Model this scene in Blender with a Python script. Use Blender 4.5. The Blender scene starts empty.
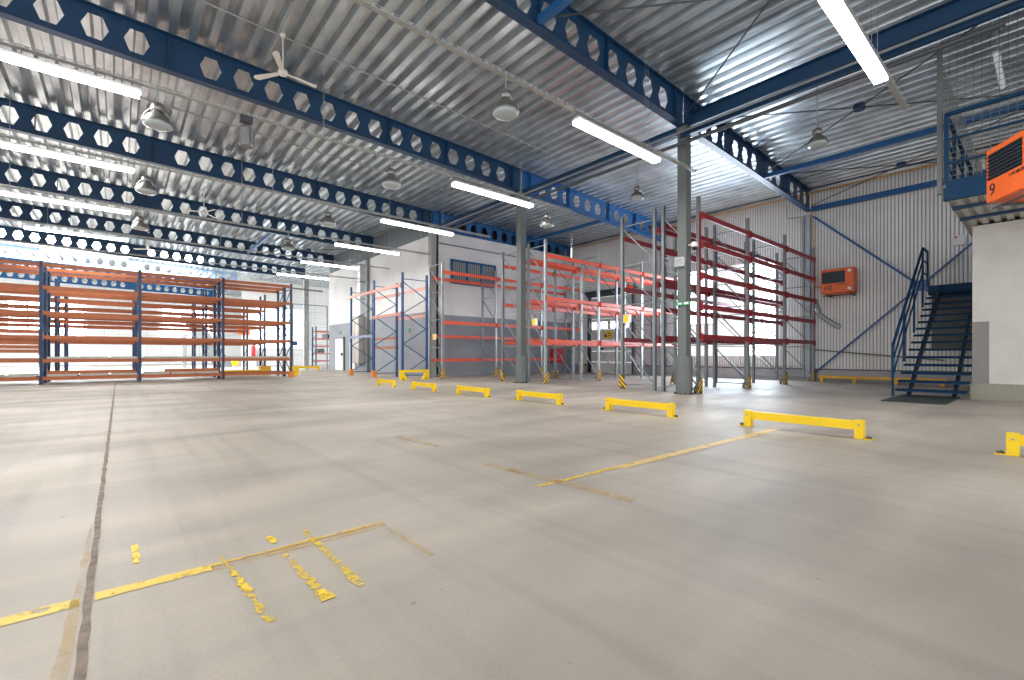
import bpy, math, random
from mathutils import Vector, Matrix
random.seed(7)
scn = bpy.context.scene
COL = scn.collection
PI = math.pi

# ------------------------------------------------------------------ materials
def mat(name, color, rough=0.5, metal=0.0, noise=0.0, nscale=6.0, emit=0.0, bump=0.0, bscale=40.0, spec=0.5):
    m = bpy.data.materials.new(name); m.use_nodes = True
    nt = m.node_tree; b = nt.nodes['Principled BSDF']
    c = (color[0], color[1], color[2], 1)
    b.inputs['Base Color'].default_value = c
    b.inputs['Roughness'].default_value = rough
    b.inputs['Metallic'].default_value = metal
    b.inputs['Specular IOR Level'].default_value = spec
    tc = nt.nodes.new('ShaderNodeTexCoord')
    if noise > 0:
        n = nt.nodes.new('ShaderNodeTexNoise'); n.inputs['Scale'].default_value = nscale; n.inputs['Detail'].default_value = 5
        nt.links.new(tc.outputs['Object'], n.inputs['Vector'])
        r = nt.nodes.new('ShaderNodeValToRGB')
        r.color_ramp.elements[0].position = 0.3; r.color_ramp.elements[1].position = 0.7
        r.color_ramp.elements[0].color = tuple(v * (1 - noise) for v in color[:3]) + (1,)
        r.color_ramp.elements[1].color = tuple(min(1, v * (1 + noise)) for v in color[:3]) + (1,)
        nt.links.new(n.outputs['Fac'], r.inputs['Fac']); nt.links.new(r.outputs['Color'], b.inputs['Base Color'])
    if bump > 0:
        n2 = nt.nodes.new('ShaderNodeTexNoise'); n2.inputs['Scale'].default_value = bscale
        nt.links.new(tc.outputs['Object'], n2.inputs['Vector'])
        bp = nt.nodes.new('ShaderNodeBump'); bp.inputs['Strength'].default_value = bump; bp.inputs['Distance'].default_value = 0.02
        nt.links.new(n2.outputs['Fac'], bp.inputs['Height']); nt.links.new(bp.outputs['Normal'], b.inputs['Normal'])
    if emit > 0:
        b.inputs['Emission Color'].default_value = c
        b.inputs['Emission Strength'].default_value = emit
    return m

def stripe_mat(name, ca, cb, freq):
    """diagonal hazard stripes, painted"""
    m = mat(name, ca, 0.5); nt = m.node_tree; b = nt.nodes['Principled BSDF']
    tc = nt.nodes.new('ShaderNodeTexCoord'); sp = nt.nodes.new('ShaderNodeSeparateXYZ')
    nt.links.new(tc.outputs['Object'], sp.inputs[0])
    a1 = nt.nodes.new('ShaderNodeMath'); a1.operation = 'ADD'; a2 = nt.nodes.new('ShaderNodeMath'); a2.operation = 'SUBTRACT'
    nt.links.new(sp.outputs['X'], a1.inputs[0]); nt.links.new(sp.outputs['Y'], a1.inputs[1])
    nt.links.new(sp.outputs['Z'], a2.inputs[0]); nt.links.new(a1.outputs[0], a2.inputs[1])
    mu = nt.nodes.new('ShaderNodeMath'); mu.operation = 'MULTIPLY'; mu.inputs[1].default_value = freq
    nt.links.new(a2.outputs[0], mu.inputs[0])
    fr = nt.nodes.new('ShaderNodeMath'); fr.operation = 'FRACT'; nt.links.new(mu.outputs[0], fr.inputs[0])
    gt = nt.nodes.new('ShaderNodeMath'); gt.operation = 'GREATER_THAN'; gt.inputs[1].default_value = 0.52
    nt.links.new(fr.outputs[0], gt.inputs[0])
    mx = nt.nodes.new('ShaderNodeMix'); mx.data_type = 'RGBA'
    mx.inputs[6].default_value = ca + (1,); mx.inputs[7].default_value = cb + (1,)
    nt.links.new(gt.outputs[0], mx.inputs[0]); nt.links.new(mx.outputs[2], b.inputs['Base Color'])
    return m

def floor_mat():
    m = bpy.data.materials.new('polished_concrete'); m.use_nodes = True
    nt = m.node_tree; b = nt.nodes['Principled BSDF']; L = nt.links.new
    tc = nt.nodes.new('ShaderNodeTexCoord')
    def noise(scale, detail, sx=1, sy=1, dist=0.0):
        mp = nt.nodes.new('ShaderNodeMapping'); mp.inputs['Scale'].default_value = (sx, sy, 1)
        n = nt.nodes.new('ShaderNodeTexNoise'); n.inputs['Scale'].default_value = scale; n.inputs['Detail'].default_value = detail
        n.inputs['Distortion'].default_value = dist
        L(tc.outputs['Object'], mp.inputs[0]); L(mp.outputs[0], n.inputs['Vector']); return n.outputs['Fac']
    def ramp(src, p0, p1, c0, c1):
        r = nt.nodes.new('ShaderNodeValToRGB'); r.color_ramp.elements[0].position = p0; r.color_ramp.elements[1].position = p1
        r.color_ramp.elements[0].color = c0 + (1,); r.color_ramp.elements[1].color = c1 + (1,)
        L(src, r.inputs[0]); return r.outputs[0]
    def mul(x, y, f=1.0):
        k = nt.nodes.new('ShaderNodeMix'); k.data_type = 'RGBA'; k.blend_type = 'MULTIPLY'; k.inputs[0].default_value = f
        L(x, k.inputs[6]); L(y, k.inputs[7]); return k.outputs[2]
    c = ramp(noise(0.35, 6, 1, 1, 0.6), 0.3, 0.72, FLOOR_A, FLOOR_B)
    c = mul(c, ramp(noise(0.8, 4, 0.35, 1.6, 0.4), 0.34, 0.62, (0.76, 0.77, 0.79), (1, 1, 1)))
    c = mul(c, ramp(noise(1.0, 6, 5.0, 0.25, 0.2), 0.32, 0.5, (0.88, 0.88, 0.88), (1, 1, 1)))
    c = mul(c, ramp(noise(70, 3), 0.3, 0.55, (0.93, 0.92, 0.92), (1, 1, 1)))
    c = mul(c, ramp(noise(14, 2), 0.22, 0.27, (0.72, 0.68, 0.64), (1, 1, 1)))
    L(c, b.inputs['Base Color'])
    rr = nt.nodes.new('ShaderNodeMapRange'); rr.inputs['To Min'].default_value = 0.38; rr.inputs['To Max'].default_value = 0.66
    L(noise(1.1, 5, 0.6, 1.2, 0.5), rr.inputs['Value']); L(rr.outputs[0], b.inputs['Roughness'])
    b.inputs['Specular IOR Level'].default_value = 0.38
    return m

def worn_paint(name, color, wear, scale=9.0, stretch=(1, 1), rough=0.5, cover=1.0, soft=0.06):
    """paint flaking off the concrete: the bare floor shows through"""
    m = bpy.data.materials.new(name); m.use_nodes = True
    nt = m.node_tree; b = nt.nodes['Principled BSDF']; out = nt.nodes['Material Output']; L = nt.links.new
    b.inputs['Base Color'].default_value = color + (1,); b.inputs['Roughness'].default_value = rough
    tc = nt.nodes.new('ShaderNodeTexCoord'); mp = nt.nodes.new('ShaderNodeMapping'); mp.inputs['Scale'].default_value = (stretch[0], stretch[1], 1)
    n = nt.nodes.new('ShaderNodeTexNoise'); n.inputs['Scale'].default_value = scale; n.inputs['Detail'].default_value = 8; n.inputs['Roughness'].default_value = 0.65
    L(tc.outputs['Object'], mp.inputs[0]); L(mp.outputs[0], n.inputs['Vector'])
    r = nt.nodes.new('ShaderNodeValToRGB'); r.color_ramp.elements[0].position = wear - soft; r.color_ramp.elements[1].position = wear + soft; r.color_ramp.elements[1].color = (cover, cover, cover, 1)
    L(n.outputs['Fac'], r.inputs[0])
    t = nt.nodes.new('ShaderNodeBsdfTransparent'); mx = nt.nodes.new('ShaderNodeMixShader')
    L(r.outputs[0], mx.inputs[0]); L(t.outputs[0], mx.inputs[1]); L(b.outputs[0], mx.inputs[2]); L(mx.outputs[0], out.inputs['Surface'])
    return m

def wall_mat(name, ztop, low, high):
    m = mat(name, high, 0.7); nt = m.node_tree; b = nt.nodes['Principled BSDF']; L = nt.links.new
    g = nt.nodes.new('ShaderNodeNewGeometry'); sp = nt.nodes.new('ShaderNodeSeparateXYZ'); L(g.outputs['Position'], sp.inputs[0])
    gt = nt.nodes.new('ShaderNodeMath'); gt.operation = 'GREATER_THAN'; gt.inputs[1].default_value = ztop; L(sp.outputs['Z'], gt.inputs[0])
    mx = nt.nodes.new('ShaderNodeMix'); mx.data_type = 'RGBA'; mx.inputs[6].default_value = low + (1,); mx.inputs[7].default_value = high + (1,)
    L(gt.outputs[0], mx.inputs[0])
    n = nt.nodes.new('ShaderNodeTexNoise'); n.inputs['Scale'].default_value = 0.9; n.inputs['Detail'].default_value = 6
    L(g.outputs['Position'], n.inputs['Vector'])
    r = nt.nodes.new('ShaderNodeValToRGB'); r.color_ramp.elements[0].position = 0.3; r.color_ramp.elements[1].position = 0.62
    r.color_ramp.elements[0].color = (0.88, 0.88, 0.88, 1); r.color_ramp.elements[1].color = (1, 1, 1, 1); L(n.outputs['Fac'], r.inputs[0])
    k = nt.nodes.new('ShaderNodeMix'); k.data_type = 'RGBA'; k.blend_type = 'MULTIPLY'; k.inputs[0].default_value = 1
    L(mx.outputs[2], k.inputs[6]); L(r.outputs[0], k.inputs[7]); L(k.outputs[2], b.inputs['Base Color'])
    return m

def panel_mat(name, base, line, sx, sz, w=0.03):
    """cladding with joint lines on a world grid"""
    m = mat(name, base, 0.55); nt = m.node_tree; b = nt.nodes['Principled BSDF']; L = nt.links.new
    g = nt.nodes.new('ShaderNodeNewGeometry'); sp = nt.nodes.new('ShaderNodeSeparateXYZ'); L(g.outputs['Position'], sp.inputs[0])
    def ln(o, s):
        d = nt.nodes.new('ShaderNodeMath'); d.operation = 'DIVIDE'; d.inputs[1].default_value = s; L(o, d.inputs[0])
        f = nt.nodes.new('ShaderNodeMath'); f.operation = 'FRACT'; L(d.outputs[0], f.inputs[0])
        t = nt.nodes.new('ShaderNodeMath'); t.operation = 'LESS_THAN'; t.inputs[1].default_value = w / s; L(f.outputs[0], t.inputs[0]); return t.outputs[0]
    mxm = nt.nodes.new('ShaderNodeMath'); mxm.operation = 'MAXIMUM'; L(ln(sp.outputs['X'], sx), mxm.inputs[0]); L(ln(sp.outputs['Z'], sz), mxm.inputs[1])
    mx = nt.nodes.new('ShaderNodeMix'); mx.data_type = 'RGBA'; mx.inputs[6].default_value = base + (1,); mx.inputs[7].default_value = line + (1,)
    L(mxm.outputs[0], mx.inputs[0]); L(mx.outputs[2], b.inputs['Base Color'])
    return m

FLOOR_A = (0.32, 0.285, 0.24); FLOOR_B = (0.56, 0.50, 0.43)
M = {}
M['floor'] = floor_mat()
M['deck'] = mat('galvanised_deck', (0.56, 0.60, 0.63), 0.28, 0.78, 0.22, 1.2)
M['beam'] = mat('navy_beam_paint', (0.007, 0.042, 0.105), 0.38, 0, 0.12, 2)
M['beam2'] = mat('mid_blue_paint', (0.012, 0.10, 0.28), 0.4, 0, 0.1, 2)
M['beamlit'] = mat('light_washed_beam_paint', (0.30, 0.42, 0.56), 0.4, 0, 0.1, 2)  # navy beam colour paled, the strong roof light is put into the paint
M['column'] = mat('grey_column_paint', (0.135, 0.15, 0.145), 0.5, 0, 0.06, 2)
M['columnlift'] = mat('lightened_column_paint', (0.34, 0.36, 0.35), 0.5, 0, 0.06, 2)  # column grey lightened to make up for shade at the wall corner
M['galv'] = mat('galvanised_steel', (0.36, 0.39, 0.41), 0.4, 0.6, 0.1, 5)
M['galvd'] = mat('dull_grey_steel', (0.22, 0.245, 0.26), 0.45, 0.4, 0.1, 5)
M['ductm'] = mat('bright_duct_sheet', (0.75, 0.77, 0.78), 0.35, 0.3, 0.05, 3)
M['tray'] = mat('cable_tray_steel', (0.40, 0.41, 0.39), 0.5, 0.3, 0.12, 8)
M['red'] = mat('orange_red_beam_paint', (0.80, 0.10, 0.045), 0.42, 0, 0.1, 3)
M['redshade'] = mat('backlit_red_beam_paint', (0.27, 0.022, 0.03), 0.45, 0, 0.1, 3)  # orange red beam paint darkened for racks standing against the light
M['orange'] = mat('burnt_orange_beam_paint', (0.40, 0.115, 0.04), 0.5, 0, 0.14, 3)
M['salmon'] = mat('faded_salmon_beam_paint', (0.68, 0.30, 0.24), 0.5, 0, 0.1, 3)
M['lavender'] = mat('faded_blue_beam_paint', (0.30, 0.33, 0.52), 0.5, 0, 0.1, 3)
M['rblue'] = mat('rack_blue_paint', (0.012, 0.05, 0.13), 0.45, 0, 0.1, 3)
M['rblue2'] = mat('rack_bright_blue_paint', (0.014, 0.075, 0.20), 0.45, 0, 0.1, 3)
M['yellow'] = mat('safety_yellow_paint', (0.95, 0.63, 0.003), 0.42, 0, 0.05, 4)
M['yellowd'] = mat('dull_yellow_paint', (0.75, 0.42, 0.03), 0.5, 0, 0.1, 4)
M['ofoot'] = mat('orange_foot_paint', (0.75, 0.24, 0.03), 0.5)
M['hazard'] = stripe_mat('hazard_stripes', (0.85, 0.50, 0.01), (0.03, 0.028, 0.025), 7.5)
M['bolt'] = mat('dark_bolt_steel', (0.12, 0.11, 0.10), 0.4, 0.7)
M['white'] = mat('white_paint', (0.80, 0.80, 0.79), 0.5)
M['cream'] = mat('ivory_enamel', (0.78, 0.73, 0.66), 0.4)
M['tube'] = mat('lit_fluorescent_diffuser', (1.0, 0.96, 0.90), 0.5, emit=14)
M['lampglass'] = mat('lamp_glass', (0.42, 0.48, 0.48), 0.15, 0.0)
M['lamphood'] = mat('lamp_hood_aluminium', (0.28, 0.275, 0.26), 0.38, 0.8, 0.1, 8)
M['black'] = mat('black_plastic', (0.02, 0.02, 0.022), 0.5)
M['dark'] = mat('dark_steel', (0.07, 0.075, 0.085), 0.5, 0.3)
M['heater'] = mat('heater_orange_enamel', (0.80, 0.135, 0.02), 0.38, 0, 0.06, 4)
M['louver'] = mat('heater_louver_black', (0.025, 0.035, 0.045), 0.4, 0.2)
M['blocky'] = mat('rough_white_render', (0.64, 0.605, 0.57), 0.85, 0, 0.04, 3, bump=0.35, bscale=45)
M['plinth'] = mat('olive_grey_plinth', (0.30, 0.30, 0.235), 0.8, 0, 0.12, 30, bump=0.3, bscale=60)
M['patch'] = mat('grey_paint_patch', (0.26, 0.25, 0.24), 0.8, 0, 0.05, 20, bump=0.3, bscale=45)
M['stair'] = mat('stair_blue_paint', (0.006, 0.045, 0.11), 0.6, 0, 0.1, 5, spec=0.2)
M['stringer'] = mat('dark_stringer_paint', (0.012, 0.03, 0.05), 0.45)
M['ribbed'] = mat('dark_grey_ribbed_sheet', (0.10, 0.105, 0.10), 0.6, 0, 0.15, 8)
M['mat'] = mat('dark_green_grey_rubber', (0.018, 0.03, 0.032), 0.75, 0, 0.25, 50, bump=0.4, bscale=120)
M['cladding'] = mat('light_grey_cladding', (0.86, 0.86, 0.85), 0.5, 0, 0.07, 1.0)
M['soffit'] = mat('soffit_sheet', (0.52, 0.51, 0.46), 0.5, 0.1, 0.1, 4)
M['clrib'] = mat('brown_grey_rib', (0.42, 0.37, 0.34), 0.6, 0, 0.1, 4)
M['kerb'] = mat('grey_concrete_kerb', (0.40, 0.40, 0.42), 0.7, 0, 0.1, 3)
M['twotone'] = wall_mat('grey_and_white_wall', 2.86, (0.30, 0.32, 0.36), (0.82, 0.80, 0.80))
M['twotone2'] = wall_mat('grey_and_white_long_wall', 3.0, (0.30, 0.32, 0.36), (0.80, 0.79, 0.79))
M['farwall'] = panel_mat('white_sandwich_panels', (0.80, 0.81, 0.80), (0.55, 0.57, 0.58), 1.1, 1.0)
M['day'] = mat('daylight_frosted_glazing', (0.92, 0.96, 1.0), 0.4, emit=7)
M['sky'] = mat('skylight_glazing', (0.95, 0.98, 1.0), 0.4, emit=13)
M['flaresheet'] = mat('flare_glow_ribbed_sheet', (0.86, 0.88, 0.88), 0.5, emit=0.55)  # cladding colour made to glow, an added stand-in for window glare
M['soft'] = mat('bright_window_glazing', (0.85, 0.93, 1.0), 0.4, emit=3.0)
M['doorpane'] = mat('door_light_glazing', (0.95, 0.98, 1.0), 0.4, emit=5)
M['doorpanel'] = mat('sectional_door_panel', (0.66, 0.66, 0.64), 0.5, 0, 0.04, 2)
M['glass'] = mat('dark_window_glass', (0.10, 0.14, 0.18), 0.1, 0)
M['blind'] = mat('grey_vertical_blind', (0.30, 0.34, 0.34), 0.7)
M['green'] = mat('exit_sign_green', (0.02, 0.30, 0.14), 0.5)
M['redsign'] = mat('red_enamel', (0.62, 0.025, 0.03), 0.45)
M['gaspipe'] = mat('yellow_gas_pipe', (0.62, 0.36, 0.10), 0.5, 0, 0.1, 4)
M['wire'] = mat('mesh_wire', (0.20, 0.21, 0.20), 0.5, 0.4)
M['wiref'] = mat('fence_wire', (0.45, 0.48, 0.50), 0.5, 0.4)
M['panelgrey'] = mat('grey_shelf_sheet', (0.42, 0.40, 0.36), 0.5, 0.2, 0.15, 5)
M['tubeglow'] = mat('faint_glow_tube_white', (0.75, 0.78, 0.80), 0.4, emit=0.25)  # white tube material with a faint glow
M['joint'] = mat('dirty_joint_filler', (0.22, 0.175, 0.135), 0.8, 0, 0.35, 18)
M['paint'] = worn_paint('worn_yellow_floor_paint', (0.72, 0.50, 0.05), 0.42, 13, cover=.85)
M['paints'] = worn_paint('scraped_yellow_floor_paint', (0.74, 0.52, 0.05), 0.475, 24, cover=.8)
M['paintb'] = worn_paint('bright_yellow_floor_paint', (0.80, 0.56, 0.03), 0.44, 14)
M['paintw'] = worn_paint('solid_yellow_floor_paint', (0.80, 0.57, 0.07), 0.41, 11, cover=.88)
M['paintf'] = worn_paint('faint_ochre_floor_paint', (0.60, 0.40, 0.13), 0.46, 5, cover=.5, soft=.14)
M['paintp'] = worn_paint('pale_yellow_floor_paint', (0.74, 0.53, 0.19), 0.36, 8, cover=.85, soft=.1)
M['stain'] = worn_paint('ochre_stain', (0.52, 0.37, 0.17), 0.44, 3, cover=.5, soft=.14)

# ------------------------------------------------------------------ mesh builder
class MB:
    def __init__(s): s.v = []; s.f = []
    def add(s, vs, fs):
        n = len(s.v); s.v += [tuple(p) for p in vs]; s.f += [tuple(i + n for i in q) for q in fs]; return s
    def box(s, x0, x1, y0, y1, z0, z1):
        return s.add([(x0,y0,z0),(x1,y0,z0),(x1,y1,z0),(x0,y1,z0),(x0,y0,z1),(x1,y0,z1),(x1,y1,z1),(x0,y1,z1)],
                     [(0,3,2,1),(4,5,6,7),(0,1,5,4),(1,2,6,5),(2,3,7,6),(3,0,4,7)])
    def cbox(s, c, d): return s.box(c[0]-d[0]/2, c[0]+d[0]/2, c[1]-d[1]/2, c[1]+d[1]/2, c[2]-d[2]/2, c[2]+d[2]/2)
    def bar(s, p, q, w, h=None):
        h = h or w; p = Vector(p); q = Vector(q); d = (q - p).normalized()
        up = Vector((0,0,1)) if abs(d.z) < 0.95 else Vector((1,0,0))
        u = d.cross(up).normalized() * (w/2); t = u.cross(d).normalized() * (h/2)
        vs = [p-u-t, p+u-t, p+u+t, p-u+t, q-u-t, q+u-t, q+u+t, q-u+t]
        return s.add(vs, [(0,1,2,3),(7,6,5,4),(0,4,5,1),(1,5,6,2),(2,6,7,3),(3,7,4,0)])
    def tube(s, p, q, r, n=8, r2=None):
        r2 = r if r2 is None else r2
        p = Vector(p); q = Vector(q); d = (q - p).normalized()
        up = Vector((0,0,1)) if abs(d.z) < 0.95 else Vector((1,0,0))
        u = d.cross(up).normalized(); t = u.cross(d).normalized()
        vs = [p + (u*math.cos(2*PI*i/n) + t*math.sin(2*PI*i/n))*r for i in range(n)] + [q + (u*math.cos(2*PI*i/n) + t*math.sin(2*PI*i/n))*r2 for i in range(n)]
        fs = [(i, (i+1)%n, n+(i+1)%n, n+i) for i in range(n)] + [tuple(range(n-1,-1,-1)), tuple(range(n, 2*n))]
        return s.add(vs, fs)
    def path(s, pts, r, n=8):
        for a, b in zip(pts, pts[1:]): s.tube(a, b, r, n)
        return s
    def lathe(s, prof, c=(0,0,0), n=20):
        vs = []; fs = []
        for r, z in prof: vs += [(c[0]+r*math.cos(2*PI*i/n), c[1]+r*math.sin(2*PI*i/n), c[2]+z) for i in range(n)]
        for k in range(len(prof)-1):
            fs += [(k*n+i, k*n+(i+1)%n, (k+1)*n+(i+1)%n, (k+1)*n+i) for i in range(n)]
        return s.add(vs, fs)
    def prism(s, poly, axis, a, b):
        """polygon in the two other axes, extruded from a to b on axis"""
        def P(p, t): return {'x': (t, p[0], p[1]), 'y': (p[0], t, p[1]), 'z': (p[0], p[1], t)}[axis]
        n = len(poly); vs = [P(p, a) for p in poly] + [P(p, b) for p in poly]
        return s.add(vs, [tuple(range(n-1,-1,-1)), tuple(range(n, 2*n))] + [(i,(i+1)%n,n+(i+1)%n,n+i) for i in range(n)])
    def mesh(s, name, m, smooth=False):
        me = bpy.data.meshes.new(name); me.from_pydata(s.v, [], s.f); me.update()
        if m: me.materials.append(m)
        if smooth:
            for p in me.polygons: p.use_smooth = True
        import bmesh
        bm = bmesh.new(); bm.from_mesh(me); bmesh.ops.recalc_face_normals(bm, faces=bm.faces); bm.to_mesh(me); bm.free()
        return me
    def build(s, name, m, parent=None, loc=(0,0,0), rot=(0,0,0), smooth=False):
        o = bpy.data.objects.new(name, s.mesh(name, m, smooth)); COL.objects.link(o)
        o.location = loc; o.rotation_euler = rot
        if parent: o.parent = parent
        return o

def tag(o, label=None, cat=None, group=None, kind=None):
    if label: o['label'] = label
    if cat: o['category'] = cat
    if group: o['group'] = group
    if kind: o['kind'] = kind
    return o
def thing(name, label, cat, loc=(0,0,0), rotz=0, group=None, kind=None):
    o = bpy.data.objects.new(name, None); COL.objects.link(o); o.empty_display_size = 0.2
    o.location = loc; o.rotation_euler = (0,0,rotz); return tag(o, label, cat, group, kind)
def inst(o, parent, loc, rotz=0):
    c = o.copy(); COL.objects.link(c); c.parent = parent; c.location = loc; c.rotation_euler = (0,0,rotz); return c
def dup(root, loc, label, rotz=None):
    r = root.copy(); COL.objects.link(r); r.location = loc; r['label'] = label
    if rotz is not None: r.rotation_euler = (0,0,rotz)
    for ch in list(root.children):
        c = ch.copy(); COL.objects.link(c); c.parent = r
        for g in ch.children:
            d = g.copy(); COL.objects.link(d); d.parent = c
    return r
def text_obj(name, body, size, m, parent, loc, rot, depth=0.004):
    cu = bpy.data.curves.new(name, 'FONT'); cu.body = body; cu.size = size; cu.extrude = depth
    t = bpy.data.objects.new(name, cu); COL.objects.link(t)
    bpy.context.view_layer.update()
    me = bpy.data.meshes.new_from_object(t.evaluated_get(bpy.context.evaluated_depsgraph_get()))
    bpy.data.objects.remove(t); me.materials.clear(); me.materials.append(m)
    o = bpy.data.objects.new(name, me); COL.objects.link(o); o.parent = parent; o.location = loc; o.rotation_euler = rot
    return o
def struct(name, mb, m, label=None, **k):
    o = mb.build(name, m, **k); tag(o, label, None, None, 'structure'); return o

SL = 0.029                                   # the roof falls gently towards the right-hand wall
def zb(x): return 6.80 - SL*(x - 10.94)      # underside of the main beams
def zt(x): return zb(x) + 0.80               # underside of the roof deck

# ------------------------------------------------------------------ room shell
struct('floor', MB().box(-16, 20.9, -9, 60.5, -0.2, 0), M['floor'], 'polished beige grey concrete warehouse floor')

def rib_profile(x0, x1, pitch, depth, flat):
    pts = []; n = int(round((x1-x0)/pitch)); sl = 0.12*pitch
    for i in range(n):
        a = x0 + i*pitch
        pts += [(a, 0), (a+flat*pitch, 0), (a+flat*pitch+sl, depth), (a+pitch-sl, depth)]
    pts.append((x0+n*pitch, 0)); return pts
def deck_mesh(x0, x1, y0, y1):
    mb = MB(); pr = rib_profile(x0, x1, 0.35, 0.15, 0.40); n = len(pr)
    vs = [(x, y0, zt(x)+d) for x, d in pr] + [(x, y1, zt(x)+d) for x, d in pr]
    return mb.add(vs, [(i, i+1, n+i+1, n+i) for i in range(n-1)])
dk = deck_mesh(-16, 20.4, -9, 38.2)
for args in ((-16, 20.4, 42.8, 60.5), (4.65, 20.4, 38.2, 42.8)):
    d2 = deck_mesh(*args); dk.add(d2.v, d2.f)
struct('ceiling', dk, M['deck'], 'galvanised corrugated steel roof deck')
# roof light between the fifth and sixth beams
rl = MB()
rl.add([(-16,38.2,zt(-16)+.16),(4.65,38.2,zt(4.65)+.16),(4.65,42.8,zt(4.65)+.16),(-16,42.8,zt(-16)+.16)], [(0,1,2,3)])
struct('window_3', rl, M['sky'], 'long glowing roof light strip in the far ceiling')
fr = MB()
for y in (38.2, 39.75, 41.25, 42.8): fr.bar((-16,y,zt(-16)+.1),(4.65,y,zt(4.65)+.1),0.06,0.1)
for k in range(10): fr.bar((-15+2.1*k,38.2,zt(-15+2.1*k)+.1),(-15+2.1*k,42.8,zt(-15+2.1*k)+.1),0.05,0.1)
struct('trim_1', fr, M['white'], 'white glazing bars of the roof light')

# right-hand clad wall at x = 20.4 with an opening for a bright gate window and a sectional door
XW = 20.4
def clad_x(mb, x, y0, y1, z0, z1, pitch=0.10, depth=0.03, sgn=-1):
    n = max(1, int(round((y1-y0)/pitch))); p = (y1-y0)/n; pts = []
    for i in range(n):
        a = y0+i*p; pts += [(a,0),(a+.62*p,0),(a+.70*p,depth),(a+.92*p,depth)]
    pts.append((y1,0)); k = len(pts)
    vs = [(x-sgn*d, y, z0) for y, d in pts] + [(x-sgn*d, y, z1) for y, d in pts]
    return mb.add(vs, [(i,i+1,k+i+1,k+i) for i in range(k-1)])
cw = MB(); ribs = MB()
W1 = (7.3, 11.3, 0.95, 4.9); D1 = (14.25, 17.1, 0.0, 4.2)
for y0,y1,z0,z1 in ((-9,W1[0],.43,7.6),(W1[0],W1[1],.43,W1[2]),(W1[0],W1[1],W1[3],7.6),(W1[1],D1[0],.43,7.6),(D1[0],D1[1],D1[3],7.6),(D1[1],18.5,.43,7.6)):
    clad_x(cw, XW, y0, y1, z0, z1)
    n = max(1, int(round((y1-y0)/0.10))); p = (y1-y0)/n
    for i in range(n): ribs.box(XW+0.026, XW+0.0295, y0+(i+.70)*p, y0+(i+.92)*p, z0, z1)
wr = struct('wall_right', cw, M['cladding'], 'light grey corrugated clad wall with brown ribs')
rb = ribs.build('rib_strip', M['clrib'], wr)  # brown grey strips set in the grooves of the cladding
kb = MB()
for y0,y1 in ((-9,D1[0]),(D1[1],18.4)): kb.box(XW-.10, XW+.25, y0, y1, 0, .43)
struct('baseboard_right', kb, M['kerb'], 'low grey concrete kerb under the clad wall')
fl = MB()
for y0,y1 in ((-9,D1[0]-.15),(D1[1]+.1,18.3)): fl.box(XW-.12, XW-.0, y0, y1, .43, .47)
struct('trim_2', fl, M['dark'], 'dark drip flashing above the kerb')
# gate windows with ribbed cladding between them, its glow added to imitate lens flare
def glazed(name, y0, y1, z0, z1, m, label, nx, nz):
    o = struct(name, MB().box(XW+.10, XW+.14, y0, y1, z0, z1), m, label); g = MB()
    for k in range(nx+1): g.box(XW+.03, XW+.12, y0+(y1-y0)*k/nx-.025, y0+(y1-y0)*k/nx+.025, z0, z1)
    for k in range(nz+1): g.box(XW+.03, XW+.12, y0, y1, z0+(z1-z0)*k/nz-.025, z0+(z1-z0)*k/nz+.025)
    g.build('window_frame', M['galv'], o); return o
glazed('window_1', 7.3, 8.55, .95, 4.9, M['day'], 'tall blazing white window behind the backlit red racks', 1, 4)
glazed('window_8', 10.0, 11.3, 2.4, 4.9, M['day'], 'blazing white window seen just right of the near column', 1, 2)
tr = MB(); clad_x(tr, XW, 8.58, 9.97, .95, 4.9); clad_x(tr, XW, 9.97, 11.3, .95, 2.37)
struct('window_9', tr, M['flaresheet'], 'ribbed cladding with an added glare glow between the bright windows')
# sectional door
dm = MB()
for k in range(7): dm.box(XW+.06, XW+.11, D1[0], D1[1], k*.6+.006, (k+1)*.6-.006)
d1 = struct('door_2', dm, M['doorpanel'], 'white sectional dock door with a row of small lit panes')
for y in (14.55, 15.25, 15.95, 16.55): MB().box(XW+.045, XW+.065, y, y+.46, 2.46, 2.82).build('window_pane', M['doorpane'], d1)
fm = MB()
for y in (D1[0]-.12, D1[1]): fm.box(XW-.12, XW+.12, y, y+.12, 0, 4.45)
fm.build('door_frame', M['dark'], d1)
MB().box(XW-.25, XW, D1[0]-.2, D1[1]+.2, 4.2, 4.42).tube((XW-.14, D1[0]-.3, 4.5), (XW-.14, D1[1]+.3, 4.5), .07, 10).build('shaft_housing', M['dark'], d1)
for y in (15.0, 16.2): MB().box(XW+.03, XW+.06, y, y+.18, 1.28, 1.36).build('door_handle', M['black'], d1)

# painted masonry wall (back), y = 18.4
YB = 18.4
b = MB().box(10.9, 20.4, YB, YB+.3, 0, 6.72)
struct('wall_back', b, M['twotone'], 'wall painted grey below and white above behind the orange red racks')
struct('wall_back_dark', MB().box(10.9, 20.4, YB+.34, YB+.40, 6.4, 7.9), M['black'], 'black panel standing in for the dark space above the painted wall')  # black sheet painted in for the unlit space behind the beam openings
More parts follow.
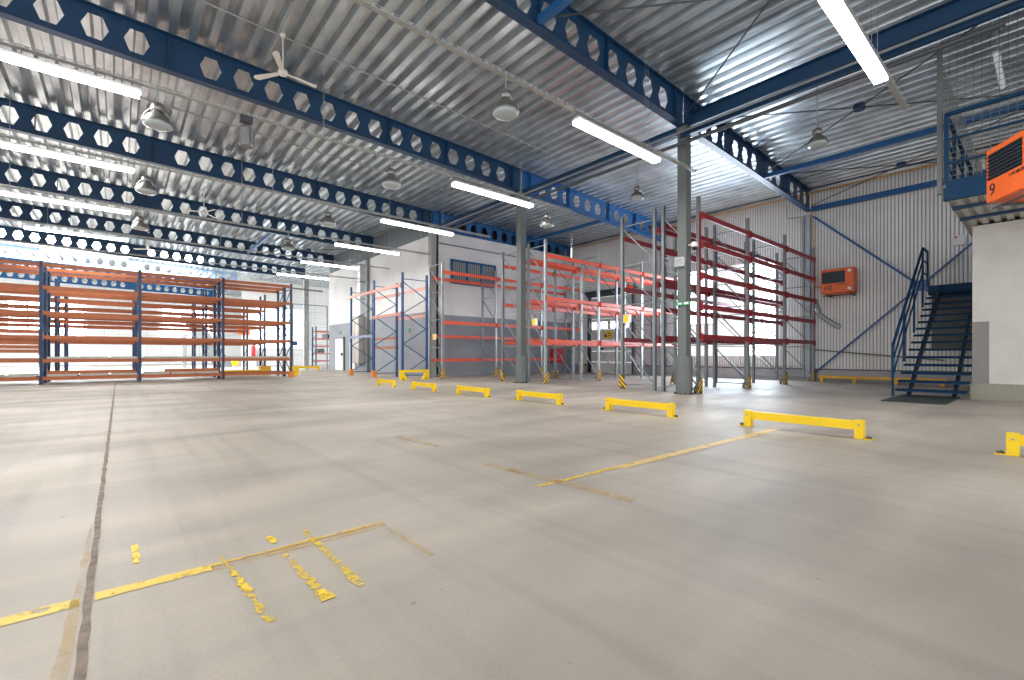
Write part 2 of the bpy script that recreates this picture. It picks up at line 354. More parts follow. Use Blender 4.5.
# side wall of the same block, x = 10.3, running to the far end
b = MB().box(10.9, 11.2, YB+.0, 32.0, 0, 6.5)
struct('wall_side', b, M['twotone2'], 'long wall painted grey below and white above with a white door')
f = MB(); clad_x(f, 10.94, YB+.1, 32.0, 6.5, 7.75, 0.2, 0.04, -1)
struct('wall_side_upper', f, M['galvd'], 'ribbed galvanised fascia above the long painted wall')
struct('wall_end', MB().box(11.2, 20.4, 31.8, 32.0, 0, 7.6), M['white'], 'end wall of the inner block')
struct('wall_passage', MB().box(8.2, 20.4, 46, 46.2, 0, 7.7), M['farwall'], 'bright white panel wall beyond the passage')
w = MB().box(9.2, 13.6, 45.9, 45.96, 1.6, 5.2)
w4 = struct('window_4', w, M['soft'], 'tall bright window at the end of the passage')
g = MB()
for k in range(7): g.box(9.2+k*.733-.03, 9.2+k*.733+.03, 45.84, 45.95, 1.6, 5.2)
for z in (1.6, 2.8, 4.0, 5.2): g.box(9.2, 13.6, 45.84, 45.95, z-.03, z+.03)
g.build('window_frame', M['white'], w4)
struct('wall_far', MB().box(-16, 20.4, 60, 60.3, 0, 8.5), M['farwall'], 'white panelled far wall of the warehouse')
# far windows, very bright
for i, (xa, xb) in enumerate(((-14,-8.5),(-7.5,-2.5),(3.4,7.6))):
    w = struct('window_%d' % (5+i), MB().box(xa, xb, 59.85, 59.95, 2.9, 5.9), M['sky'], ['bright window in the far wall beside the left frame edge','bright window in the far wall behind the second rack bay','bright window in the far wall near the rack end'][i])
    g = MB(); n = 4
    for k in range(n+1): g.box(xa+(xb-xa)*k/n-.05, xa+(xb-xa)*k/n+.05, 59.75, 59.9, 2.9, 5.9)
    for z in (2.9, 4.4, 5.9): g.box(xa, xb, 59.75, 59.9, z-.05, z+.05)
    g.build('window_frame', M['white'], w)
struct('wall_left', MB().box(-16.3, -16, 20, 60, 0, 8.5), M['farwall'], 'white panel wall of the far left side')

# blue framed window high in the back wall
w2 = struct('window_2', MB().box(11.92, 14.46, YB-.02, YB-.005, 4.42, 5.44), M['glass'], 'wide blue framed office window with grey vertical blinds')
g = MB()
for x in (11.86, 12.72, 13.58, 14.44): g.box(x, x+.09, YB-.09, YB-.0, 4.36, 5.50)
for z in (4.36, 5.41): g.box(11.86, 14.53, YB-.09, YB, z, z+.09)
g.build('window_frame', M['beam2'], w2)
bl = MB()
for x0 in (11.97, 12.83, 13.69):
    for k in range(6): bl.box(x0+.03+k*.125, x0+.03+k*.125+.075, YB-.04, YB-.03, 4.46, 5.40)
bl.build('vertical_blind', M['blind'], w2)
# doors in the side wall
d = MB().box(10.82, 10.90, 29.25, 30.65, 0.02, 2.04)
d1 = struct('door_1', d, M['white'], 'white steel door in the long grey painted wall')
MB().box(10.80,10.90,29.13,29.25,0,2.12).box(10.80,10.90,30.65,30.77,0,2.12).box(10.80,10.90,29.13,30.77,2.04,2.12).build('door_frame', M['galvd'], d1)
MB().box(10.75,10.82,29.34,29.48,.95,1.12).build('door_handle', M['black'], d1)
MB().box(10.805,10.82,29.75,30.15,1.35,1.65).build('door_notice', M['cream'], d1)
struct('door_3', MB().box(10.84,10.90,27.4,28.2,0.02,1.75), M['white'], 'narrow white panel door behind the blue racks')

# ------------------------------------------------------------------ floor joint and worn paint
def strip(pts_l, pts_r, z):
    n = len(pts_l); mb = MB()
    return mb.add([(x,y,z) for x,y in pts_l]+[(x,y,z) for x,y in pts_r], [(i,i+1,n+i+1,n+i) for i in range(n-1)])
jl = []; jr = []
y = -3.0
while y < 21.9:
    jl.append((-0.108+random.uniform(-.004,.004), y)); jr.append((-0.080+random.uniform(-.005,.004), y)); y += 0.11
struct('floor_joint', strip(jl, jr, 0.002), M['joint'], 'dark dirty expansion joint across the concrete floor')
def mark(label, pts, m, jitter=0.006, z=0.003, n=14):
    """worn painted stripe: centre line a->b with widths"""
    (x0,y0,w0),(x1,y1,w1) = pts; dx, dy = x1-x0, y1-y0; ln = math.hypot(dx,dy); nx, ny = -dy/ln, dx/ln; A=[];B=[]
    for i in range(n+1):
        t = i/n; w = (w0+(w1-w0)*t)/2
        A.append((x0+dx*t+nx*(w+random.uniform(-jitter,jitter)), y0+dy*t+ny*(w+random.uniform(-jitter,jitter))))
        B.append((x0+dx*t-nx*(w+random.uniform(-jitter,jitter)), y0+dy*t-ny*(w+random.uniform(-jitter,jitter))))
    return struct('floor_marking', strip(A, B, z), m, label)
mark('wide yellow line crossing the floor left of the joint', ((-1.6,2.55,.085),(-.12,2.55,.085)), M['paintw'])
mark('yellow line on the floor just right of the joint', ((-.075,2.57,.075),(.33,2.57,.075)), M['paintw'])
mark('thin scraped yellow line in the left foreground', ((.33,2.585,.028),(1.2,2.60,.03)), M['paint'])
mark('pale rubbed band along the thin yellow line', ((.33,2.55,.06),(1.2,2.56,.07)), M['paintf'])
mark('first rubbed cross stripe right of the joint', ((.385,2.68,.015),(.43,1.90,.03)), M['paints'], .009, .0036, 40)
mark('second rubbed cross stripe right of the joint', ((.635,2.50,.03),(.65,1.92,.045)), M['paints'], .009, .0036, 40)
mark('third rubbed cross stripe right of the joint', ((.80,2.56,.035),(.80,1.93,.04)), M['paints'], .009, .0036, 40)
mark('bright yellow dab on the first cross stripe', ((.40,2.46,.02),(.415,2.2,.035)), M['paintb'], .008, .0042)
mark('bright yellow dab above the thin line', ((.628,2.80,.04),(.632,2.68,.03)), M['paintb'], .008, .0042)
mark('bright yellow dab at the end of the second cross stripe', ((.648,2.02,.035),(.655,1.92,.055)), M['paintb'], .008, .0042)
mark('bright yellow dab where the third cross stripe meets the line', ((.80,2.78,.03),(.80,2.50,.04)), M['paints'], .008, .0042)
mark('short yellow dash standing alone right of the joint', ((.062,2.84,.028),(.062,3.13,.032)), M['paintb'])
mark('faint thin yellow stripe running towards the camera', ((1.18,2.50,.03),(1.19,2.0,.03)), M['paintf'])
mark('faded ochre band beside the dark floor joint', ((-.150,1.4,.045),(-.118,3.7,.012)), M['stain'])
mark('thin yellow line starting in the middle of the floor', ((2.42,2.545,.05),(3.38,2.52,.05)), M['paint'])
mark('wide pale yellow line reaching towards the near barrier', ((3.38,2.50,.10),(6.72,2.43,.11)), M['paintp'])
mark('faint ochre band crossing the middle line', ((2.60,3.1,.09),(2.68,1.86,.10)), M['paintf'])
mark('faint ochre dash beyond the middle line', ((2.58,5.2,.10),(2.66,4.35,.10)), M['paintf'])
mark('faint ochre dash in the middle of the floor', ((2.56,3.5,.06),(2.58,2.9,.08)), M['paintf'])

# ------------------------------------------------------------------ castellated roof beams
def castellated(label, y, x0, x1, gaps, m, first=None, web_dark=False):
    root = thing('castellated_beam', label, 'roof beam', (x0, y, zb(x0)), 0, 'blue castellated roof beams', 'thing')
    root.rotation_euler = (0, math.atan(SL), 0)
    L = (x1-x0)/math.cos(math.atan(SL)); H = 0.80; P = 0.65; hw, hh = 0.21, 0.235; c = 0.40
    web = MB(); cells = []
    u = ((0.28 if first is None else first) - x0) % P            # hole grid shared by all beams
    xs = []
    while u + P/2 < L:
        xw = x0 + u
        if u - P/2 > 0.05 and not any(a < xw < b for a, b in gaps): xs.append(u)
        u += P
    cur = 0.0
    for u in xs:
        if u-P/2 > cur+1e-4: web.add([(cur,0,0),(u-P/2,0,0),(u-P/2,0,H),(cur,0,H)], [(0,1,2,3)])
        a, bq = u-P/2, u+P/2
        v = [(a,0,0),(bq,0,0),(bq,0,c),(bq,0,H),(a,0,H),(a,0,c),(u-hw,0,c),(u-hw*.52,0,c-hh),(u+hw*.52,0,c-hh),(u+hw,0,c),(u+hw*.52,0,c+hh),(u-hw*.52,0,c+hh)]
        web.add(v, [(0,7,6,5),(0,1,8,7),(1,2,9,8),(2,3,10,9),(3,4,11,10),(4,5,6,11)])
        cur = bq
    if cur < L: web.add([(cur,0,0),(L,0,0),(L,0,H),(cur,0,H)], [(0,1,2,3)])
    o = web.build('web', m, root)
    sm = o.modifiers.new('thickness', 'SOLIDIFY'); sm.thickness = 0.014; sm.offset = 0
    MB().box(0, L, -.10, .10, 0, .02).build('bottom_flange', m, root)
    MB().box(0, L, -.10, .10, H-.02, H).build('top_flange', m, root)
    st = None
    for xx in STIFF:
        if x0+.1 < xx < x1-.1:
            if st is None: st = MB().box(-.008,.008,-.095,.095,.02,H-.02).build('stiffener', m, root, (xx-x0,0,0))
            else: inst(st, root, (xx-x0,0,0))
    return root
STIFF = [-9.4, -1.8, 0.8, 5.85, 7.8, 10.5, 11.35, 13.4, 15.9, 17.8]
BY = [6.15 + 6.23*k for k in range(9)]
GL = [(.55, 1.2), (-9.2,-8.5), (10.25, 11.6)]
nm = ['nearest', 'second', 'third', 'fourth', 'fifth', 'sixth', 'seventh', 'eighth', 'ninth']
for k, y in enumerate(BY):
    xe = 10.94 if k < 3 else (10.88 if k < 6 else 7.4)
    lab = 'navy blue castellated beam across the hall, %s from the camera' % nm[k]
    castellated(lab, y, -16, xe, GL, M['beam'] if k < 6 else (M['beamlit'] if k == 6 else M['beam2']))
for k in range(3):
    castellated(['blue castellated beam from the near column to the clad wall','bright blue castellated beam from the second column to the clad wall','bright blue castellated beam along the top of the painted back wall'][k],
                BY[k] if k < 2 else 18.52, 10.98, 20.3, GL, M['beam2'] if k else M['beam'])

# longitudinal tie beam over the column line
def ibeam(name, label, p, q, h, w, m, cat='tie beam', group=None):
    o = thing(name, label, cat, p, 0, group, 'thing')
    d = Vector(q)-Vector(p); n = Vector((-d.y, d.x, 0)).normalized()
    MB().bar((0,0,0), d, w, .014).build('bottom_flange', m, o)
    MB().bar((0,0,h), d+Vector((0,0,h)), w, .014).build('top_flange', m, o)
    MB().bar((0,0,h/2), d+Vector((0,0,h/2)), .012, h).build('web', m, o)
    return o
ibeam('tie_beam', 'deep navy tie beam running right from the near column head', (10.95, 5.95, 6.72), (10.95, -8.9, 6.72), .34, .2, M['beam'])
ibeam('tie_beam', 'slim navy tie beam under the nearest tie beam', (10.75, 6.1, 6.45), (10.75, -8.9, 6.45), .13, .1, M['beam'])
for i,(ya,yb2) in enumerate(((6.25,12.28),(12.48,18.45))):
    ibeam('tie_beam', ['navy tie beam between the near and the second column','navy tie beam between the second column and the wall corner'][i], (10.95, ya, 6.62), (10.95, yb2, 6.62), .2, .14, M['beam'])
def strut(label, x, ya, yb2, z):
    o = MB().cbox((0,(yb2-ya)/2,0),(.13,abs(yb2-ya),.13)).build('roof_strut', M['beam2'], None, (x,ya,z))
    return tag(o, label, 'strut', 'blue roof struts', 'thing')
strut('blue square strut crossing the top of the picture above the nearest beam', 5.8, -.1, 6.05, 7.05)
strut('blue square strut right of the near column below the roof', 15.85, -.1, 6.05, 6.74)
strut('blue square strut between the second and third beams near the back wall', 15.85, 12.48, 18.4, 6.78)
strut('short blue strut between the fourth and fifth beams far away', 5.8, 24.95, 30.95, 7.05)
# roof wind bracing: crossed rods with a square centre plate
def xbrace(label, xa, xb2, ya, yb2):
    cx, cy = (xa+xb2)/2, (ya+yb2)/2; z = lambda x: zb(x)+.18
    o = thing('wind_brace', label, 'brace', (cx, cy, z(cx)), 0, 'crossed roof bracing rods', 'thing')
    for px, py in ((xa,ya),(xa,yb2),(xb2,ya),(xb2,yb2)):
        MB().tube((0,0,0), (px-cx, py-cy, z(px)-z(cx)), .016, 8).build('rod', M['dark'], o)
    MB().cbox((0,0,0),(.2,.2,.10)).lathe([(.07,-.06),(.12,-.06),(.12,.06),(.07,.06),(.07,-.06)], n=12).build('centre_plate', M['beam'], o)
    return o
xbrace('dark crossed rods in the roof panel at the top right of the hall', 5.85, 10.85, .0, 6.05)
xbrace('dark crossed rods in the roof panel behind the near right lamp', 11.1, 15.8, .0, 6.05)
xbrace('dark crossed rods in the roof panel next to the clad wall', 16.0, 20.2, .0, 6.05)
xbrace('thin crossed rods in the far roof panel above the orange racks', 5.9, 10.8, 24.95, 30.95)

# ------------------------------------------------------------------ columns
def column(label, x, y, top, boot=True, w=.24, tall=None):
    o = thing('steel_column', label, 'column', (x, y, 0), 0, 'grey steel columns', 'thing')
    cmat = M['column'] if boot else M['columnlift']
    s = MB(); t = .02
    s.box(-w/2,w/2,-w/2,-w/2+t,0,top).box(-w/2,w/2,w/2-t,w/2,0,top).box(-.012,.012,-w/2+t,w/2-t,0,top).box(-w/2,-w/2+t,-w/2+.02,w/2-.02,0,top)
    s.build('shaft', cmat, o)
    if boot:
        MB().lathe([(0,.0),(.205,0),(.205,.95),(.19,.965),(0,.965)], n=28).build('protective_sleeve', M['column'], o, smooth=False)
        bt = MB()
        for k in range(10): a = k*PI/5; bt.cbox((.22*math.cos(a), .22*math.sin(a), .02), (.06,.06,.04))
        bt.build('base_bolt', M['bolt'], o)
    MB().cbox((0,0,top),(.3,.3,.03)).build('cap_plate', M['column'], o)
    return o
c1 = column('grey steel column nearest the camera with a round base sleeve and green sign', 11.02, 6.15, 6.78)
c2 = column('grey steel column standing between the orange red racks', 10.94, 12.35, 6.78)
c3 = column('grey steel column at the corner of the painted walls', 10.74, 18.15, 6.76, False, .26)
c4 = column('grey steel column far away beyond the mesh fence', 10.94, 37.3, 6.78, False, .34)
# things fixed to the near column
sg = MB().box(-.012,0,-.2,.2,-.045,.045).build('exit_sign', M['green'], None, (10.87, 6.10, 2.30)); tag(sg, 'small green emergency exit sign on the near column', 'sign')
sp = MB().box(-.014,-.012,-.15,-.03,-.025,.025).box(-.014,-.012,.03,.1,-.02,.02).prism([(.1,-.03),(.15,0),(.1,.03)],'x',-.014,-.012).build('sign_symbol', M['white'], sg)
bx = thing('junction_box', 'pale grey junction box on the near column above the sign', 'box', (10.83, 6.15, 3.35))
MB().cbox((0,.02,0),(.11,.22,.22)).build('housing', M['white'], bx); MB().cbox((-.065,.02,0),(.01,.19,.19)).build('cover', M['galv'], bx)
cm = thing('security_camera', 'small white security camera on an arm beside the near column', 'camera', (11.02, 6.03, 3.78))
MB().tube((0,0,0),(.0,-.1,.02),.018).build('arm', M['white'], cm); MB().lathe([(0,.09),(.07,.07),(.09,0),(.085,-.05),(0,-.06)],(.0,-.16,-.02),14).build('housing', M['white'], cm, smooth=True)
MB().lathe([(.065,-.04),(.055,-.1),(0,-.12)],(.0,-.16,-.03),14).build('lens_dome', M['black'], cm, smooth=True)

# ------------------------------------------------------------------ pallet racks
def post_mesh(h, w=.09, d=.075, t=.012):
    mb = MB(); mb.box(-w/2,w/2,-d/2,-d/2+t,0,h).box(-w/2,-w/2+t,-d/2+t,d/2,0,h).box(w/2-t,w/2,-d/2+t,d/2,0,h)
    mb.box(-w/2,-w/2+.03,d/2-t,d/2,0,h).box(w/2-.03,w/2,d/2-t,d/2,0,h).box(-.075,.075,-.06,.06,0,.012)
    return mb
def brace_mesh(depth, h, kind):
    mb = MB(); r = .014; y0, y1 = .04, depth-.04
    if kind == 'zig':
        z = .2; s = 0; st = .62
        mb.bar((0,y0,.17),(0,y1,.17),.03)
        while z + st < h-.15:
            a, b2 = (y0,y1) if s == 0 else (y1,y0); mb.bar((0,a,z),(0,b2,z+st),.03); z += st; s = 1-s
        mb.bar((0,y0,h-.25),(0,y1,h-.25),.03)
    else:
        z = .22; k = 0
        mb.bar((0,y0,.14),(0,y1,.14),.03)
        while z + 1.05 < h:
            mb.bar((0,y0,z),(0,y1,z+1.0),.03); z += 1.15
            mb.bar((0,y0,z-.06),(0,y1,z-.06),.03); k += 1
        if h-z > .5: mb.bar((0,y0,z),(0,y1,h-.12),.03)
    return mb
def beam_mesh(L, h=.13, w=.05):
    mb = MB(); mb.box(.05, L-.05, -w/2, w/2, -h/2, h/2)
    mb.box(.05, L-.05, w/2-.02, w/2, h/2, h/2-.001)
    for x in (.046, L-.056): mb.box(x-.003, x+.013, -w/2-.02, w/2+.005, -h/2-.05, h/2+.03)
    return mb
def guard_mesh(sx, sy, s=1.0):
    """angle guard round the corner of a post, sloped wings"""
    mb = MB(); h = .42*s; w = .25*s
    mb.prism([(sx*.07,0),(sx*.07,h),(-sx*.03,h),(sx*.07-sx*w,.10*s),(sx*.07-sx*w,0),(sx*.0-sx*w*.45,0),(sx*.0-sx*w*.45,.07*s),(sx*.02,.07*s),(sx*.02,0)],'y',sy*.075-.004,sy*.075+.004)
    mb.prism([(sy*.07,0),(sy*.07,h),(-sy*.03,h),(sy*.07-sy*w,.10*s),(sy*.07-sy*w,0),(sy*.0-sy*w*.4,0),(sy*.0-sy*w*.4,.07*s),(sy*.02,.07*s),(sy*.02,0)],'x',sx*.075-.004,sx*.075+.004)
    return mb
def rack(label, xs, y, depth, lv_f, lv_b, h, pm, bm, axis='x', brace='diag', guards=(), origin=None, beam_h=.13, group=None, skip=()):
    """frames at xs (along axis), front line at y; axis 'y' puts the row along world Y"""
    x0 = xs[0]
    root = thing('pallet_rack', label, 'pallet rack', (x0, y, 0) if axis == 'x' else (y, x0, 0), 0, group)
    def P(u, v): return (u, v, 0) if axis == 'x' else (v, u, 0)
    post0 = None; br0 = None; cache = {}
    for x in xs:
        for v, s in ((0, 0), (depth, 1)):
            rz = (0 if s == 0 else PI) if axis == 'x' else (-PI/2 if s == 0 else PI/2)
            if post0 is None: post0 = post_mesh(h).build('post', pm, root, P(x-x0, v), (0,0,rz))
            else: inst(post0, root, P(x-x0, v), rz)
        rz = 0 if axis == 'x' else -PI/2
        if br0 is None: br0 = brace_mesh(depth, h, brace).build('bracing', pm if brace == 'zig' else M['galvd'], root, P(x-x0, 0), (0,0,rz))
        else: inst(br0, root, P(x-x0, 0), rz)
    for i in range(len(xs)-1):
        L = round(xs[i+1]-xs[i], 3)
        for side, lvs in ((0, lv_f), (1, lv_b)):
            for z in lvs:
                if (i, side, z) in skip: continue
                m = bm(i, side, z) if callable(bm) else bm
                key = (L, m.name)
                v = -.06 if side == 0 else depth+.06
                if axis == 'x': rz = 0 if side == 0 else PI; u = xs[i]-x0 if side == 0 else xs[i+1]-x0
                else: rz = PI/2; u = xs[i]-x0
                p = P(u, v); loc = (p[0], p[1], z)
                if key not in cache: cache[key] = beam_mesh(L, beam_h).build('load_beam', m, root, loc, (0,0,rz))
                else: inst(cache[key], root, loc, rz)
    for (i, side, sx, sy) in guards:
        p = P(xs[i]-x0, 0 if side == 0 else depth)
        guard_mesh(sx, sy).build('post_guard', M['hazard'], root, p)
    return root
GR = 'pallet racks along the right side'
X1 = [11.33, 14.25, 17.15, 20.0]
r1 = rack('front backlit red pallet rack beside the near column, five beam levels', X1, 5.93, 1.0, [4.58,3.84,3.03,2.24,1.46], [4.56,3.84,3.03,2.24,1.46], 5.06, M['galvd'], M['redshade'], guards=[(0,0,1,-1),(1,0,1,-1),(2,0,1,-1),(3,0,1,-1)], group=GR)
for x in (0, X1[3]-X1[0]): MB().box(-.047+x,.047+x,-.05,-.041,1.40,4.64).build('red_cover_strip', M['redshade'], r1)
r2 = rack('backlit red pallet rack back to back with the front one, three beam levels', X1, 7.2, 1.08, [4.46,2.95,1.44], [4.46,2.95,1.44], 5.06, M['galvd'], M['redshade'], guards=[(0,1,-1,1),(1,1,1,1)], group=GR)
X3 = [11.12, 13.95, 16.8, 19.6]
r3 = rack('orange red pallet rack just right of the second column', X3, 11.3, .86, [4.40,2.93,1.46], [4.40,2.93,1.46], 4.95, M['galv'], M['red'], guards=[(0,0,1,-1),(1,0,1,-1)], group=GR)
r4 = rack('orange red pallet rack behind the second column, back to back', X3, 12.6, 1.0, [4.38,2.90,1.46], [4.38,2.90,1.46], 4.9, M['galvd'], M['red'], guards=[(0,1,-1,1),(1,1,1,1)], group=GR)
X5 = [10.12, 12.92, 15.75, 18.55]
r5 = rack('orange red pallet rack against the painted back wall', X5, 16.3, 1.0, [4.40,2.33], [4.30,1.80,.77], 4.78, M['galv'], M['red'], guards=[(0,0,1,-1),(1,0,1,-1),(2,0,1,-1)], group=GR)

def bl_mat(i, side, z):
    if z < 2.0 and z > 1.6 and i == 1 and side == 0: return M['lavender']
    return M['salmon'] if z > 2 else M['orange']
bl = rack('tall dark blue rack of three frames against the long painted wall', [16.93, 19.65, 22.3], 8.65, 1.1, [3.80,2.64,1.84], [3.80,2.64,1.78,1.34], 4.3, M['rblue2'], bl_mat, axis='y', brace='zig', beam_h=.12,
          skip={(1,0,2.64),(0,0,1.84),(1,1,2.64),(0,1,1.78),(0,1,1.34)})
for y in (19.65-16.93, 22.3-16.93): MB().box(-.09,.09,-.09,.09,.0,.3).build('post_shoe', M['ofoot'], bl, (0,y,0))

XL = [-7.35, -4.68, -2.0, .6, 3.27, 5.88]
LV = [.20,.80,1.60,2.42,3.28,4.04]
def ol(i, side, z): return M['orange']
l1 = rack('long burnt orange rack with dark blue posts, front row on the left', XL, 22.2, 1.05, LV, LV, 4.18, M['rblue'], M['orange'], brace='zig', beam_h=.12, group='orange racks on the left')
MB().box(-.1,.1,-.1,.1,0,.25).build('post_shoe', M['ofoot'], l1, (XL[5]-XL[0],-.02,0))
MB().box(-.09,.12,-.11,.11,1.42,1.62).build('blue_end_box', M['rblue2'], l1, (XL[5]-XL[0]+.12,0,0))
l2 = rack('burnt orange rack standing back to back behind the front left row', XL, 23.42, 1.0, LV[1:], LV[1:], 4.18, M['rblue'], M['orange'], brace='zig', beam_h=.12, group='orange racks on the left')
l3 = rack('burnt orange rack across the aisle behind the left rows', XL, 27.1, 1.0, [.8,1.6,2.42,3.3,3.75], [.8,1.6,2.42,3.3], 4.18, M['rblue'], M['orange'], brace='zig', beam_h=.12, group='orange racks on the left')
l4 = rack('burnt orange rack farthest back behind the left rows', XL, 31.5, 1.0, [1.6,2.42,3.3], [2.42,3.3], 4.18, M['rblue'], M['orange'], brace='zig', beam_h=.12, group='orange racks on the left')

# grey sheet panels lying on the two lowest levels of the front left rack
bays = ['bay beyond the left frame edge', 'bay at the left frame edge', 'second bay from the left frame edge', 'third bay from the left frame edge', 'rightmost bay']
pan0 = None
for i in range(1, 5):
    for lev, zz in (('lowest', .262), ('second lowest', .862)):
        if i == 4 and lev == 'lowest': continue
        if i == 1 and lev == 'second lowest': continue
        for k in range(3):
            x = XL[i] + .14 + k*.82
            lab = '%s grey sheet panel on the %s beams, %s' % (('left','middle','right')[k], lev, bays[i])
            if pan0 is None:
                pan0 = MB().box(0,.74,0,1.2,0,.02).box(0,.74,0,.03,.02,.075).box(0,.74,1.17,1.2,.02,.075).build('shelf_panel', M['panelgrey'], None, (x,22.13,zz))
                tag(pan0, lab, 'shelf panel', 'grey shelf panels on the left rack')
            else:
                c = pan0.copy(); COL.objects.link(c); c.location = (x,22.13,zz); c['label'] = lab
def loose(label, x0, x1, y, z, m=None):
    o = beam_mesh(x1-x0, .12).build('loose_rack_beam', m or M['orange'], None, (x0,y,z)); return tag(o, label, 'rack beam', 'loose orange rack beams')
loose('loose orange rack beam resting on the lowest panels, second bay from the left frame edge', -1.9, .5, 22.2, .40)
loose('loose orange rack beam resting on the lowest panels, third bay from the left frame edge', 1.3, 3.15, 22.2, .40)
k = 0
for lev in (1.12, 1.26, 1.40, 1.78):
    k += 1
    loose('spare orange beam hooked in the rack at the left frame edge, %s from the bottom' % nm[k-1].replace('nearest','first'), -4.68, -2.0, 22.14, lev)

# ------------------------------------------------------------------ yellow floor barriers
def low_barrier(label, x, y0, y1):
    o = thing('floor_barrier', label, 'barrier', (x, y0, 0), 0, 'low yellow floor barriers'); L = y1-y0
    for s, y in ((-1, .11), (1, L-.11)):
        q = MB().box(-.05,.05,y-.045,y+.045,0,.222).build('post', M['yellow'], o)
        MB().box(-.06,.06,y+s*.045 if s > 0 else y-.125,y+.125 if s > 0 else y-.045,0,.008).build('foot_plate', M['yellow'], q)
        MB().lathe([(.03,.008),(.03,.028),(.012,.04),(0,.04)],(0,y+s*.09,0),8).build('bolt', M['bolt'], q)
        MB().tube((-.05,y,.165),(-.058,y,.165),.011,8).build('bolt', M['galv'], q)
    MB().box(-.035,.035,.15,L-.15,.105,.21).build('rail', M['yellow'], o)
    return o
BXs = [6.78, 6.74, 6.78, 6.74, 6.62, 6.56, 6.48]
BB = [(-.98,.38),(1.40,2.90),(3.90,5.36),(6.34,7.78),(8.58,9.98),(10.88,12.26),(13.16,14.44)]
for k, (a, c) in enumerate(BB):
    low_barrier('low yellow steel floor barrier, ' + ['half cut off at the right frame edge','nearest of the ones fully in view','second in the row from the right, before the near column','third in the row, before the second column','fourth in the row, ahead of the orange red racks','fifth in the row, near the tall blue frame','last and farthest in the row'][k], BXs[k], a, c)
o = thing('frame_barrier', 'taller yellow barrier with sloped feet before the tall blue frame', 'barrier', (8.42, 16.72, 0))
MB().box(.12,1.18,-.045,.045,.30,.395).build('rail', M['yellow'], o)
MB().prism([(0,0),(0,.40),(.12,.40),(.16,.28),(.34,0),(.2,0),(.1,.12),(.1,0)],'y',-.05,.05).build('foot', M['yellow'], o)
MB().prism([(1.3,0),(1.3,.40),(1.18,.40),(1.14,.28),(.96,0),(1.1,0),(1.2,.12),(1.2,0)],'y',-.05,.05).build('foot', M['yellow'], o)
o = thing('wall_guard_rail', 'long low yellow guard rail on the floor along the clad wall', 'guard rail', (19.85, 2.2, 0))
MB().box(-.04,.04,0,3.5,.14,.24).build('rail', M['yellowd'], o)
for y in (.1, 1.25, 2.4, 3.4): MB().box(-.05,.05,y-.05,y+.05,0,.16).build('post', M['yellowd'], o)
for lab, x0, y0, L in (('yellow low rail under the right end of the left orange rack', 3.5, 24.9, 1.9), ('yellow low barrier on the floor by the mesh fence', 8.0, 30.9, 1.9)):
    o = thing('floor_rail', lab, 'barrier', (x0, y0, 0)); MB().box(0,L,-.06,.06,.14,.28).build('rail', M['yellow'], o)
    for x in (.08, L-.08): MB().box(x-.07,x+.07,-.07,.07,0,.2).build('post', M['yellow'], o)
o = thing('rack_end_guard', 'boxy yellow post guard at the end of the farther orange rack', 'guard', (5.55, 26.75, 0))
MB().box(0,.5,-.25,.25,.05,.42).build('shell', M['yellowd'], o); MB().box(.02,.12,-.22,.22,0,.06).box(.38,.48,-.22,.22,0,.06).build('foot', M['yellowd'], o)
o = thing('rack_end_guard', 'narrow yellow post guard right behind the orange shoe', 'guard', (6.5, 24.2, 0))
MB().box(0,.25,-.1,.1,0,.45).build('shell', M['yellow'], o); MB().box(-.04,.29,-.14,.14,0,.012).build('foot', M['yellow'], o)
o = thing('bollard', 'slim yellow bollard beside the sectional dock door', 'bollard', (19.7, 17.1, 0))
MB().lathe([(0,0),(.07,0),(.07,.9),(.05,.94),(0,.95)],n=14).build('post', M['yellow'], o); MB().lathe([(0,0),(.13,0),(.13,.012),(0,.012)],n=14).build('base_plate', M['dark'], o)

# ------------------------------------------------------------------ fluorescent lights, cable trays, pendants
ROWS = [1.76, 5.70, 9.78, 13.93, 18.1, 22.5, 26.7]
rowname = ['first', 'second', 'third', 'fourth', 'fifth', 'sixth', 'seventh']
def tray(y, k):
    z = 5.46; xa, xb2 = -16, 10.75 if k != 0 else 10.9
    o = thing('cable_tray', 'long perforated grey cable tray, %s row counted from the camera' % rowname[k], 'cable tray', (0, y, z), 0, 'cable trays with lights', 'thing')
    t = MB().box(xa,xb2,-.042,.042,0,.005)
    for s in (-1, 1):
        t.box(xa,xb2,s*.042-.002,s*.042+.002,0,.016).box(xa,xb2,s*.042-.002,s*.042+.002,.042,.052)
    x = xa
    while x < xb2:
        for s in (-1, 1): t.box(x,x+.05,s*.042-.002,s*.042+.002,.016,.042)
        x += .13
    t.build('channel', M['tray'], o)
    hx = -13.1
    while hx < 10.7:
        MB().tube((hx,-.035,.03),(hx,-.035,zt(hx)-z+.02),.004,6).tube((hx,.035,.03),(hx,.035,zt(hx)-z+.02),.004,6).build('hanger_rod', M['galv'], o); hx += 5.44
    return o
for k, y in enumerate(ROWS): tray(y, k)
def lamp_light(label, x0, y, x1):
    o = thing('fluorescent_light', label, 'ceiling light', ((x0+x1)/2, y, 5.26), 0, 'fluorescent strip lights', 'thing'); L = (x1-x0)/2
    MB().box(-L,L,-.075,.075,.05,.10).build('housing', M['white'], o)
    d = MB().box(-L+.02,L-.02,-.085,.085,-.01,.05); d.build('diffuser', M['tube'], o)
    for x in (-L+.25, 0, L-.25): MB().tube((x,0,.1),(x,0,.2),.008,6).build('bracket', M['galv'], o)
    li = bpy.data.lights.new('strip_lamp', 'AREA'); li.shape = 'RECTANGLE'; li.size = 2*L-.1; li.size_y = .16; li.energy = LAMP_W; li.color = (1.0, .965, .92)
    lo = bpy.data.objects.new('strip_lamp', li); COL.objects.link(lo); lo.parent = o; lo.location = (0,0,-.02)
    return o
LAMP_W = 95
